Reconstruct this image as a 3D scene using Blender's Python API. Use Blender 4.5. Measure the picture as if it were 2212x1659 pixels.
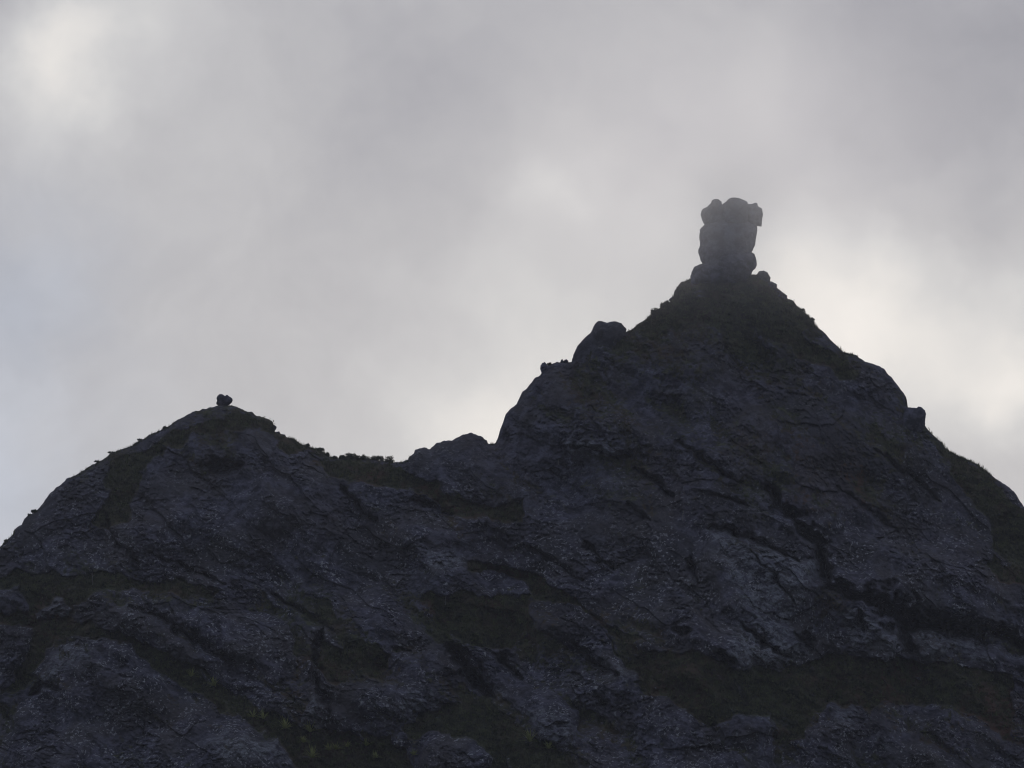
import bpy, math, random
import numpy as np

for o in list(bpy.data.objects):
    bpy.data.objects.remove(o, do_unlink=True)
scene = bpy.context.scene
COL = scene.collection
R = math.radians

# ------------------------------------------------------------------ camera
PITCH = R(16.0)
HFOV = R(12.4)
FPX = 512.0 / math.tan(HFOV / 2)          # focal length in 1024-wide pixels
CAM = np.array([0.0, 0.0, 1.7])
cam = bpy.data.cameras.new("camera")
cam.angle = HFOV
cam.clip_start = 0.5
cam.clip_end = 60000
cam_o = bpy.data.objects.new("camera", cam)
COL.objects.link(cam_o)
cam_o.location = CAM
cam_o.rotation_euler = (R(90) + PITCH, 0, 0)
scene.camera = cam_o
CP, SP = math.cos(PITCH), math.sin(PITCH)
MPX = 1000.0 / CP / FPX                    # metres per pixel near Y = 1000


def direction(u, v):
    """world direction of a point of the view, u and v in 1024 x 768 pixels"""
    x = (np.asarray(u, float) - 512) / FPX
    y = (384 - np.asarray(v, float)) / FPX
    return np.stack([x, CP - SP * y, SP + CP * y], -1)


def at(u, v, Y):
    """the world point seen at (u, v) that lies at distance Y along the ground"""
    d = direction(u, v)
    return CAM + d * (np.asarray(Y) / d[..., 1])[..., None]


# ------------------------------------------------------------------ sky, sun, exposure
SUN_PX = (735, 440)
sd = direction(*SUN_PX)
sd = sd / np.linalg.norm(sd)
SUN_EL = math.asin(sd[2])
SUN_AZ = math.atan2(sd[0], sd[1])

world = bpy.data.worlds.new("World")
scene.world = world
world.use_nodes = True
wn, wl = world.node_tree.nodes, world.node_tree.links
wn.clear()


def wnode(t, **kw):
    n = wn.new(t)
    for k, val in kw.items():
        setattr(n, k, val)
    return n


def wmath(op, a, b=None, clamp=False):
    n = wnode("ShaderNodeMath", operation=op, use_clamp=clamp)
    for i, q in enumerate((a, b)):
        if q is None:
            continue
        if isinstance(q, (int, float)):
            n.inputs[i].default_value = q
        else:
            wl.new(q, n.inputs[i])
    return n.outputs[0]


tc = wnode("ShaderNodeTexCoord")
nrm = wnode("ShaderNodeVectorMath", operation="NORMALIZE")
wl.new(tc.outputs["Generated"], nrm.inputs[0])
# soft warp so that the cloud banks have uneven edges
warp = wnode("ShaderNodeTexNoise")
warp.inputs["Scale"].default_value = 22
warp.inputs["Detail"].default_value = 5
warp.inputs["Roughness"].default_value = 0.55
wl.new(nrm.outputs[0], warp.inputs["Vector"])
wsub = wnode("ShaderNodeVectorMath", operation="SUBTRACT")
wl.new(warp.outputs["Color"], wsub.inputs[0])
wsub.inputs[1].default_value = (0.5, 0.5, 0.5)
wsc = wnode("ShaderNodeVectorMath", operation="SCALE")
wl.new(wsub.outputs[0], wsc.inputs[0])
wsc.inputs["Scale"].default_value = 0.045
wadd = wnode("ShaderNodeVectorMath", operation="ADD")
wl.new(nrm.outputs[0], wadd.inputs[0])
wl.new(wsc.outputs[0], wadd.inputs[1])


def lobe(px, sig_px, amp, vec=None):
    """a soft bright or dim bank of cloud around one direction of the sky"""
    c = direction(*px)
    c = c / np.linalg.norm(c)
    d = wnode("ShaderNodeVectorMath", operation="DISTANCE")
    wl.new(vec or wadd.outputs[0], d.inputs[0])
    d.inputs[1].default_value = tuple(c)
    s = sig_px / FPX
    q = wmath("POWER", wmath("DIVIDE", d.outputs["Value"], s), 2.0)
    return wmath("MULTIPLY", wmath("EXPONENT", wmath("MULTIPLY", q, -0.5)), amp)


LOBES = [((78, 62), 40, 0.26), ((35, 125), 40, 0.12), ((130, 10), 60, 0.10),
         ((520, 200), 27, 0.09), ((560, 188), 27, 0.09), ((598, 182), 24, 0.07), ((640, 150), 60, -0.05), ((430, 150), 90, -0.03), ((500, 440), 76, 0.24), ((560, 330), 90, 0.02), ((10, 480), 70, 0.07),
         ((830, 305), 62, 0.25), ((900, 330), 70, 0.08), ((985, 360), 60, 0.14), ((1012, 395), 34, 0.17), ((700, 380), 170, 0.12),
         ((500, 40), 140, -0.07), ((985, 25), 150, -0.15), ((800, 60), 110, -0.05),
         ((955, 445), 35, -0.10), ((880, 220), 60, -0.06)]
tot = None
for px, sg, am in LOBES:
    o_ = lobe(px, sg, am)
    tot = o_ if tot is None else wmath("ADD", tot, o_)
# broad glow of the hidden sun through the overcast
glow = lobe(SUN_PX, 1800, 0.29, nrm.outputs[0])
tot = wmath("ADD", tot, glow)
n1 = wnode("ShaderNodeTexNoise")
n1.inputs["Scale"].default_value = 30
n1.inputs["Detail"].default_value = 6
n1.inputs["Roughness"].default_value = 0.58
wl.new(wadd.outputs[0], n1.inputs["Vector"])
tot = wmath("ADD", tot, wmath("MULTIPLY", wmath("SUBTRACT", n1.outputs["Fac"], 0.5), 0.24))
tot = wmath("ADD", tot, 0.24)
tot = wmath("MAXIMUM", tot, 0.05)
ramp = wnode("ShaderNodeValToRGB")
e = ramp.color_ramp.elements
e[0].position = 0.0
e[0].color = (0.84, 0.90, 1.22, 1)
e[1].position = 1.0
e[1].color = (1.05, 1.0, 0.955, 1)
m_ = ramp.color_ramp.elements.new(0.50)
m_.color = (0.975, 0.982, 1.045, 1)
m_ = ramp.color_ramp.elements.new(0.66)
m_.color = (0.985, 0.988, 1.005, 1)
m_ = ramp.color_ramp.elements.new(0.82)
m_.color = (1.02, 0.995, 0.968, 1)
wl.new(tot, ramp.inputs["Fac"])
# thinner cover to the left lets some blue through
thin = wmath("ADD", lobe((0, 280), 60, 0.7), lobe((-10, 490), 90, 0.9), True)
tint = wnode("ShaderNodeMix", data_type="RGBA")
wl.new(thin, tint.inputs["Factor"])
wl.new(ramp.outputs["Color"], tint.inputs["A"])
tint.inputs["B"].default_value = (0.91, 1.0, 1.19, 1)
cloudcol = wnode("ShaderNodeVectorMath", operation="SCALE")
wl.new(tint.outputs["Result"], cloudcol.inputs[0])
wl.new(tot, cloudcol.inputs["Scale"])
bg_cloud = wnode("ShaderNodeBackground")
wl.new(cloudcol.outputs[0], bg_cloud.inputs["Color"])
bg_cloud.inputs["Strength"].default_value = 1.0
sky = wnode("ShaderNodeTexSky", sky_type="NISHITA")
sky.sun_disc = False
sky.sun_elevation = SUN_EL
sky.sun_rotation = SUN_AZ
bg_sky = wnode("ShaderNodeBackground")
wl.new(sky.outputs[0], bg_sky.inputs["Color"])
bg_sky.inputs["Strength"].default_value = 0.05
mixs = wnode("ShaderNodeMixShader")
mixs.inputs[0].default_value = 0.93
wl.new(bg_sky.outputs[0], mixs.inputs[1])
wl.new(bg_cloud.outputs[0], mixs.inputs[2])
wout = wnode("ShaderNodeOutputWorld")
wl.new(mixs.outputs[0], wout.inputs["Surface"])

sun = bpy.data.lights.new("sun", "SUN")
sun.energy = 0.6
sun.angle = R(10)
sun.color = (1.0, 0.93, 0.86)
sun_o = bpy.data.objects.new("sun", sun)
COL.objects.link(sun_o)
sun_o.location = (0, 0, 400)
from mathutils import Vector
sun_o.rotation_euler = Vector(tuple(-sd)).to_track_quat("-Z", "Y").to_euler()

vs = scene.view_settings
vs.view_transform = "Standard"
vs.look = "None"
vs.exposure = 0.0
vs.gamma = 1.0
vs.use_curve_mapping = False
scene.render.film_transparent = False
scene.cycles.use_denoising = True
scene.cycles.filter_width = 1.1
scene.cycles.max_bounces = 2
scene.cycles.diffuse_bounces = 1
scene.cycles.volume_step_rate = 2.0
scene.cycles.volume_bounces = 1
world.cycles.sampling_method = "NONE"

# ------------------------------------------------------------------ numpy noise
_rs = np.random.RandomState(7)
_perm = _rs.permutation(256)
_perm = np.concatenate([_perm, _perm, _perm])
_ang = _rs.rand(256) * 2 * np.pi
_gx, _gy = np.cos(_ang), np.sin(_ang)
_g3 = _rs.normal(size=(256, 3))
_g3 /= np.linalg.norm(_g3, axis=1)[:, None]


def pn2(x, y, seed=0):
    xi = np.floor(x).astype(np.int64)
    yi = np.floor(y).astype(np.int64)
    xf, yf = x - xi, y - yi
    xi = (xi + seed * 37) & 255
    yi = (yi + seed * 91) & 255
    u = xf * xf * xf * (xf * (xf * 6 - 15) + 10)
    w = yf * yf * yf * (yf * (yf * 6 - 15) + 10)

    def g(ix, iy, dx, dy):
        h = _perm[_perm[ix & 255] + (iy & 255)]
        return _gx[h] * dx + _gy[h] * dy
    a = g(xi, yi, xf, yf)
    b = g(xi + 1, yi, xf - 1, yf)
    c = g(xi, yi + 1, xf, yf - 1)
    d = g(xi + 1, yi + 1, xf - 1, yf - 1)
    return ((a + u * (b - a)) * (1 - w) + (c + u * (d - c)) * w) * 1.5


def fbm2(x, y, octv=4, seed=0, gain=0.5):
    s, a, t = 0, 1.0, 0
    for k in range(octv):
        s = s + a * pn2(x * 2 ** k, y * 2 ** k, seed + k)
        t += a
        a *= gain
    return s / t


def ridge2(x, y, octv=3, seed=0, gain=0.5):
    s, a, t = 0, 1.0, 0
    for k in range(octv):
        s = s + a * (1 - 2 * np.abs(pn2(x * 2 ** k, y * 2 ** k, seed + k)))
        t += a
        a *= gain
    return s / t


def facets(x, y, seed, jump=1.0):
    """broken rock: every cell is a flat facet with its own height and tilt"""
    rs = np.random.RandomState(seed)
    T = rs.rand(64, 64, 5)
    xi, yi = np.floor(x).astype(int), np.floor(y).astype(int)
    best_ = np.full(x.shape, 1e9)
    out = np.zeros(x.shape)
    for dx in (-1, 0, 1):
        for dy in (-1, 0, 1):
            c = T[(yi + dy) & 63, (xi + dx) & 63]
            ex, ey = x - (xi + dx + c[..., 0]), y - (yi + dy + c[..., 1])
            d = ex * ex + ey * ey
            h = (c[..., 2] - 0.5) * jump + (c[..., 3] - 0.5) * 1.3 * ex + (c[..., 4] - 0.15) * 1.3 * ey
            m = d < best_
            best_ = np.where(m, d, best_)
            out = np.where(m, h, out)
    return out


def pn3(p, seed=0):
    i = np.floor(p).astype(np.int64)
    f = p - i
    i = i + seed * 53
    w = f * f * f * (f * (f * 6 - 15) + 10)
    out = 0
    for dx in (0, 1):
        for dy in (0, 1):
            for dz in (0, 1):
                h = _perm[(_perm[(_perm[(i[..., 0] + dx) & 255] + i[..., 1] + dy) & 255] + i[..., 2] + dz) & 255]
                g = _g3[h]
                dot = g[..., 0] * (f[..., 0] - dx) + g[..., 1] * (f[..., 1] - dy) + g[..., 2] * (f[..., 2] - dz)
                out = out + dot * (w[..., 0] if dx else 1 - w[..., 0]) * (w[..., 1] if dy else 1 - w[..., 1]) * (w[..., 2] if dz else 1 - w[..., 2])
    return out * 1.5


def fbm3(p, octv=3, seed=0):
    s, a, t = 0, 1.0, 0
    for k in range(octv):
        s = s + a * pn3(p * 2 ** k, seed + k)
        t += a
        a *= 0.5
    return s / t


def sstep(a, b, x):
    t = np.clip((x - a) / (b - a), 0, 1)
    return t * t * (3 - 2 * t)


# ------------------------------------------------------------------ materials
class Mat:
    def __init__(self, name):
        self.m = bpy.data.materials.new(name)
        self.m.use_nodes = True
        self.n, self.l = self.m.node_tree.nodes, self.m.node_tree.links
        self.bsdf = self.n["Principled BSDF"]
        self.out = self.n["Material Output"]
        self.bsdf.inputs["Specular IOR Level"].default_value = 0.25
        self.bsdf.inputs["Roughness"].default_value = 0.9

    def node(self, t, **kw):
        n = self.n.new(t)
        for k, v in kw.items():
            setattr(n, k, v)
        return n

    def put(self, sock, val):
        if isinstance(val, bpy.types.NodeSocket):
            self.l.new(val, sock)
        else:
            sock.default_value = val

    def noise(self, scale, detail=4, rough=0.55, vec=None, out="Fac"):
        n = self.node("ShaderNodeTexNoise")
        n.inputs["Scale"].default_value = scale
        n.inputs["Detail"].default_value = detail
        n.inputs["Roughness"].default_value = rough
        self.l.new(vec or self.coord(), n.inputs["Vector"])
        return n.outputs[out]

    def coord(self):
        if not hasattr(self, "_c"):
            self._c = self.node("ShaderNodeNewGeometry").outputs["Position"]
        return self._c

    def mapped(self, scale=(1, 1, 1), rot=(0, 0, 0)):
        n = self.node("ShaderNodeMapping")
        n.inputs["Scale"].default_value = scale
        n.inputs["Rotation"].default_value = rot
        self.l.new(self.coord(), n.inputs["Vector"])
        return n.outputs[0]

    def attr(self, name):
        return self.node("ShaderNodeAttribute", attribute_name=name).outputs["Fac"]

    def math(self, op, a, b=0.0, clamp=False):
        n = self.node("ShaderNodeMath", operation=op, use_clamp=clamp)
        self.put(n.inputs[0], a)
        self.put(n.inputs[1], b)
        return n.outputs[0]

    def step(self, x, a, b):
        n = self.node("ShaderNodeMapRange", interpolation_type="SMOOTHSTEP")
        self.put(n.inputs["Value"], x)
        n.inputs["From Min"].default_value = a
        n.inputs["From Max"].default_value = b
        return n.outputs["Result"]

    def mix(self, f, a, b):
        n = self.node("ShaderNodeMix", data_type="RGBA")
        self.put(n.inputs["Factor"], f)
        self.put(n.inputs["A"], a if not isinstance(a, tuple) else (*a, 1))
        self.put(n.inputs["B"], b if not isinstance(b, tuple) else (*b, 1))
        return n.outputs["Result"]

    def bump(self, h, strength, dist, normal=None):
        n = self.node("ShaderNodeBump")
        n.inputs["Strength"].default_value = strength
        n.inputs["Distance"].default_value = dist
        self.l.new(h, n.inputs["Height"])
        if normal:
            self.l.new(normal, n.inputs["Normal"])
        return n.outputs[0]


def rock_material(name, with_attr):
    M = Mat(name)
    dip = M.mapped((1.0, 0.7, 1.5), (0, R(-38), 0))
    big = M.noise(0.09, 4)
    mid = M.noise(0.42, 6, 0.66)
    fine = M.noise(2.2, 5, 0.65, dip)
    col = M.mix(M.step(mid, 0.38, 0.63), (0.027, 0.031, 0.054), (0.124, 0.134, 0.200))
    col = M.mix(M.math("MULTIPLY", M.step(big, 0.46, 0.66), 0.55), col, (0.105, 0.105, 0.110))
    col = M.mix(M.math("MULTIPLY", M.step(M.noise(0.055, 4, 0.6), 0.47, 0.62), 0.6), col, (0.040, 0.043, 0.050))
    # pale specks: glinting of lit facets and blades painted into the colour
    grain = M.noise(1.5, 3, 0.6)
    glint = M.math("MULTIPLY", M.step(grain, 0.565, 0.62), M.step(M.noise(0.17, 6, 0.72), 0.42, 0.57))
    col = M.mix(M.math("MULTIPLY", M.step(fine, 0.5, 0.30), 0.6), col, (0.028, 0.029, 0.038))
    glint = M.math("MULTIPLY", glint, M.attr("glints") if with_attr else 0.18)
    col = M.mix(M.math("MULTIPLY", glint, 0.85), col, (0.38, 0.41, 0.47))
    if with_attr:
        pale = M.math("MULTIPLY", M.attr("pale"), M.step(M.noise(0.6, 6, 0.75, dip), 0.44, 0.60))
        col = M.mix(M.math("MULTIPLY", pale, 0.7), col, (0.29, 0.33, 0.39))
        veg = M.math("ADD", M.attr("veg"), M.math("MULTIPLY", M.math("SUBTRACT", M.noise(0.8, 5, 0.65), 0.5), 1.1))
        veg = M.step(veg, 0.42, 0.62)
        col = M.mix(M.math("MULTIPLY", M.attr("brown"), 0.35), col, (0.070, 0.056, 0.062))
        gcol = M.mix(M.step(M.noise(0.45, 6, 0.72), 0.42, 0.62), (0.022, 0.028, 0.020), (0.082, 0.098, 0.054))
        gcol = M.mix(M.math("MULTIPLY", M.attr("brown"), M.step(M.noise(0.3, 4), 0.35, 0.6)), gcol, (0.105, 0.062, 0.045))
        col = M.mix(veg, col, gcol)
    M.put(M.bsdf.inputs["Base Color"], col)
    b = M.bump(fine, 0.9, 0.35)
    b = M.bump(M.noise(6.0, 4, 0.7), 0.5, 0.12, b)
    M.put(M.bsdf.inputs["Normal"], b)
    return M.m


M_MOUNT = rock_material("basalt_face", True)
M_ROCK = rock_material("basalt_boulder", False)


def leaf_material(name, a, b, trans=0.25, scale=0.9):
    M = Mat(name)
    M.put(M.bsdf.inputs["Base Color"], M.mix(M.step(M.noise(scale, 3), 0.35, 0.65), a, b))
    M.bsdf.inputs["Roughness"].default_value = 0.7
    tr = M.node("ShaderNodeBsdfTranslucent")
    tr.inputs["Color"].default_value = (*[x * 1.2 for x in b], 1)
    mx = M.node("ShaderNodeMixShader")
    mx.inputs[0].default_value = trans
    M.l.new(M.bsdf.outputs[0], mx.inputs[1])
    M.l.new(tr.outputs[0], mx.inputs[2])
    M.l.new(mx.outputs[0], M.out.inputs["Surface"])
    return M.m


M_GRASS = leaf_material("tussock_grass", (0.030, 0.037, 0.025), (0.108, 0.122, 0.064), 0.2, 0.5)
M_LEAF = leaf_material("shrub_leaf", (0.035, 0.045, 0.026), (0.070, 0.082, 0.045), 0.2)
M_SCRUB = leaf_material("scrub_leaf", (0.022, 0.032, 0.020), (0.13, 0.155, 0.065), 0.15, 0.6)
M_PALM = leaf_material("blade_leaf", (0.17, 0.21, 0.07), (0.34, 0.38, 0.15), 0.25)
Mb = Mat("bark")
Mb.put(Mb.bsdf.inputs["Base Color"], Mb.mix(Mb.noise(5, 4), (0.05, 0.04, 0.035), (0.11, 0.095, 0.08)))
M_BARK = Mb.m
Mb = Mat("bleached_wood")
Mb.put(Mb.bsdf.inputs["Base Color"], Mb.mix(Mb.noise(4, 4), (0.16, 0.16, 0.165), (0.27, 0.27, 0.27)))
M_DEAD = Mb.m
Mb = Mat("lowland")
Mb.put(Mb.bsdf.inputs["Base Color"], Mb.mix(Mb.step(Mb.noise(0.02, 6), 0.4, 0.6), (0.035, 0.05, 0.025), (0.07, 0.075, 0.04)))
M_GROUND = Mb.m


# ------------------------------------------------------------------ object helpers
def tag(o, label=None, cat=None, group=None, kind=None):
    for k, v in (("label", label), ("category", cat), ("group", group), ("kind", kind)):
        if v:
            o[k] = v
    return o


def link(name, me, mat=None, parent=None):
    o = bpy.data.objects.new(name, me)
    COL.objects.link(o)
    if me is not None and mat is not None and not me.materials:
        me.materials.append(mat)
    if parent is not None:
        o.parent = parent
    return o


def empty(name, loc):
    o = bpy.data.objects.new(name, None)
    COL.objects.link(o)
    o.location = tuple(loc)
    o.empty_display_size = 0.5
    return o


def mesh_np(name, V, F, smooth=True):
    """V (n,3), F (m,k) with k = 3 or 4"""
    me = bpy.data.meshes.new(name)
    V = np.ascontiguousarray(V, dtype=np.float32)
    F = np.ascontiguousarray(F, dtype=np.int32)
    k = F.shape[1]
    me.vertices.add(len(V))
    me.vertices.foreach_set("co", V.ravel())
    me.loops.add(F.size)
    me.loops.foreach_set("vertex_index", F.ravel())
    me.polygons.add(len(F))
    me.polygons.foreach_set("loop_start", np.arange(0, F.size, k, dtype=np.int32))
    me.polygons.foreach_set("loop_total", np.full(len(F), k, dtype=np.int32))
    me.polygons.foreach_set("use_smooth", np.full(len(F), smooth, dtype=bool))
    me.update(calc_edges=True)
    return me


# ------------------------------------------------------------------ ground
g = 24000.0
me = mesh_np("ground", np.array([[-g, -g, 0], [g, -g, 0], [g, g, 0], [-g, g, 0]]), np.array([[0, 1, 2, 3]]))
tag(link("ground", me, M_GROUND), kind="structure")

# ------------------------------------------------------------------ the mountain
# crest line, in the pixels of the 4096 wide photograph
CREST = [(0, 2189), (18, 2169), (50, 2139), (59, 2116), (86, 2100), (97, 2074), (115, 2063), (133, 2052), (156, 2031), (172, 2015),
         (181, 1997), (197, 1977), (217, 1959), (224, 1950), (251, 1934), (262, 1920), (265, 1913), (283, 1910), (316, 1893),
         (344, 1875), (389, 1848), (420, 1834), (436, 1818), (452, 1809), (484, 1798), (506, 1789), (529, 1782), (538, 1773),
         (561, 1761), (583, 1751), (592, 1742), (608, 1734), (633, 1723), (656, 1714), (678, 1700), (696, 1688), (713, 1676),
         (728, 1671), (747, 1660), (763, 1653), (770, 1646), (785, 1641), (795, 1642), (808, 1638), (820, 1637), (839, 1630),
         (871, 1623), (874, 1620), (918, 1620), (945, 1627), (963, 1634), (978, 1642), (997, 1645), (1012, 1650), (1021, 1659),
         (1031, 1665), (1042, 1664), (1047, 1669), (1065, 1672), (1078, 1680), (1091, 1688), (1096, 1697), (1097, 1728), (1112, 1734),
         (1140, 1742), (1145, 1748), (1159, 1751), (1172, 1756), (1191, 1769), (1219, 1782), (1238, 1788), (1263, 1796),
         (1289, 1804), (1301, 1813), (1317, 1823), (1322, 1829), (1352, 1832), (1480, 1836), (1540, 1842), (1571, 1850), (1589, 1850),
         (1611, 1846), (1633, 1839), (1636, 1828), (1656, 1815), (1658, 1802), (1676, 1795), (1692, 1790), (1705, 1789), (1712, 1795),
         (1721, 1798), (1725, 1792), (1734, 1783), (1748, 1772), (1767, 1766), (1785, 1763), (1806, 1763), (1821, 1755), (1835, 1746),
         (1853, 1737), (1882, 1731), (1900, 1736), (1915, 1742), (1932, 1746), (1936, 1755), (1948, 1761), (1950, 1773), (1980, 1775),
         (1985, 1766), (1993, 1745), (2000, 1719), (2011, 1694), (2018, 1671), (2023, 1658), (2032, 1645), (2045, 1631), (2066, 1618),
         (2074, 1600), (2081, 1586), (2088, 1570), (2110, 1552), (2128, 1527), (2140, 1509), (2160, 1502), (2168, 1490), (2190, 1462),
         (2212, 1454), (2226, 1448), (2241, 1450), (2273, 1448), (2287, 1446), (2294, 1421), (2309, 1385), (2329, 1362), (2348, 1344),
         (2361, 1335), (2376, 1330), (2500, 1327), (2508, 1325), (2533, 1315), (2551, 1297), (2578, 1281), (2605, 1258), (2632, 1236),
         (2660, 1220), (2678, 1210), (2684, 1196), (2693, 1186), (2697, 1165), (2703, 1156), (2725, 1127), (2758, 1118), (2790, 1100),
         (3010, 1096), (3040, 1102), (3079, 1124), (3092, 1140), (3106, 1150), (3125, 1168), (3143, 1190), (3166, 1201), (3175, 1207),
         (3198, 1233), (3218, 1251), (3248, 1278), (3260, 1300), (3280, 1318), (3302, 1335), (3317, 1352), (3337, 1372), (3352, 1384),
         (3372, 1409), (3421, 1419), (3458, 1446), (3515, 1461), (3538, 1476), (3548, 1493), (3565, 1508), (3597, 1548), (3612, 1568),
         (3627, 1590), (3629, 1626), (3660, 1660), (3700, 1702), (3713, 1719), (3733, 1741), (3766, 1771), (3793, 1803), (3842, 1828),
         (3892, 1848), (3922, 1866), (3958, 1896), (4001, 1925), (4055, 1963), (4096, 2028)]
cu = np.array([p[0] for p in CREST]) / 4.0
cv = np.array([p[1] for p in CREST]) / 4.0
cu = np.concatenate([[-760, -420, -200, -60], cu, [1045, 1100, 1250, 1500, 1800]])
cv = np.concatenate([[1560, 1080, 800, 605], cv, [548, 640, 800, 1100, 1560]])


def crest(u):
    return np.interp(u, cu, cv)


# distance of a pixel to the crest, coarse grid, then interpolated
gu = np.arange(-760, 1801, 5.0)
gv = np.arange(150, 1700, 5.0)
su = np.interp(np.linspace(0, 1, 900), np.linspace(0, 1, len(cu)), cu)
sv = np.interp(np.linspace(0, 1, 900), np.linspace(0, 1, len(cu)), cv)
GU, GV = np.meshgrid(gu, gv)
best = np.full(GU.shape, 1e9)
for k in range(0, 900):
    np.minimum(best, (GU - su[k]) ** 2 + (GV - sv[k]) ** 2, out=best)
DIST = np.sqrt(best)
ker = np.exp(-0.5 * (np.arange(-8, 9) / 3.0) ** 2)
ker /= ker.sum()


def blur(A, n=1):
    for _ in range(n):
        A = np.apply_along_axis(lambda r: np.convolve(np.pad(r, 8, "edge"), ker, "valid"), 1, A)
        A = np.apply_along_axis(lambda r: np.convolve(np.pad(r, 8, "edge"), ker, "valid"), 0, A)
    return A


DBLUR = blur(np.where(GV > crest(GU), DIST, 0), 2)


def bil(A, u, v):
    x = np.clip((u - gu[0]) / 5.0, 0, len(gu) - 1.001)
    y = np.clip((v - gv[0]) / 5.0, 0, len(gv) - 1.001)
    i, j = x.astype(int), y.astype(int)
    fx, fy = x - i, y - j
    return (A[j, i] * (1 - fx) + A[j, i + 1] * fx) * (1 - fy) + (A[j + 1, i] * (1 - fx) + A[j + 1, i + 1] * fx) * fy


def poly(org, sc, pts):
    """polygon given in the pixels of an enlarged view -> 1024 pixels"""
    return np.array([((org[0] + x * sc) / 4, (org[1] + y * sc) / 4) for x, y in pts])


def poly_sd(P, u, v):
    """signed distance in pixels, positive inside"""
    n = len(P)
    d = np.full(u.shape, 1e9)
    ins = np.zeros(u.shape, bool)
    for i in range(n):
        a, b = P[i], P[(i + 1) % n]
        e = b - a
        wu, wv = u - a[0], v - a[1]
        t = np.clip((wu * e[0] + wv * e[1]) / (e @ e + 1e-9), 0, 1)
        d = np.minimum(d, (wu - e[0] * t) ** 2 + (wv - e[1] * t) ** 2)
        c = ((a[1] <= v) & (b[1] > v)) | ((b[1] <= v) & (a[1] > v))
        with np.errstate(divide="ignore", invalid="ignore"):
            xx = a[0] + (v - a[1]) / (b[1] - a[1] + 1e-12) * e[0]
        ins ^= c & (u < xx)
    return np.where(ins, 1, -1) * np.sqrt(d)


def line_d(P, u, v):
    """distance to a polyline, and how far along it (0 .. 1)"""
    d = np.full(u.shape, 1e9)
    al = np.zeros(u.shape)
    n = len(P) - 1
    for i in range(n):
        a, b = P[i], P[i + 1]
        e = b - a
        wu, wv = u - a[0], v - a[1]
        t = np.clip((wu * e[0] + wv * e[1]) / (e @ e + 1e-9), 0, 1)
        q = (wu - e[0] * t) ** 2 + (wv - e[1] * t) ** 2
        m = q < d
        d = np.where(m, q, d)
        al = np.where(m, (i + t) / n, al)
    return np.sqrt(d), al


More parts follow.
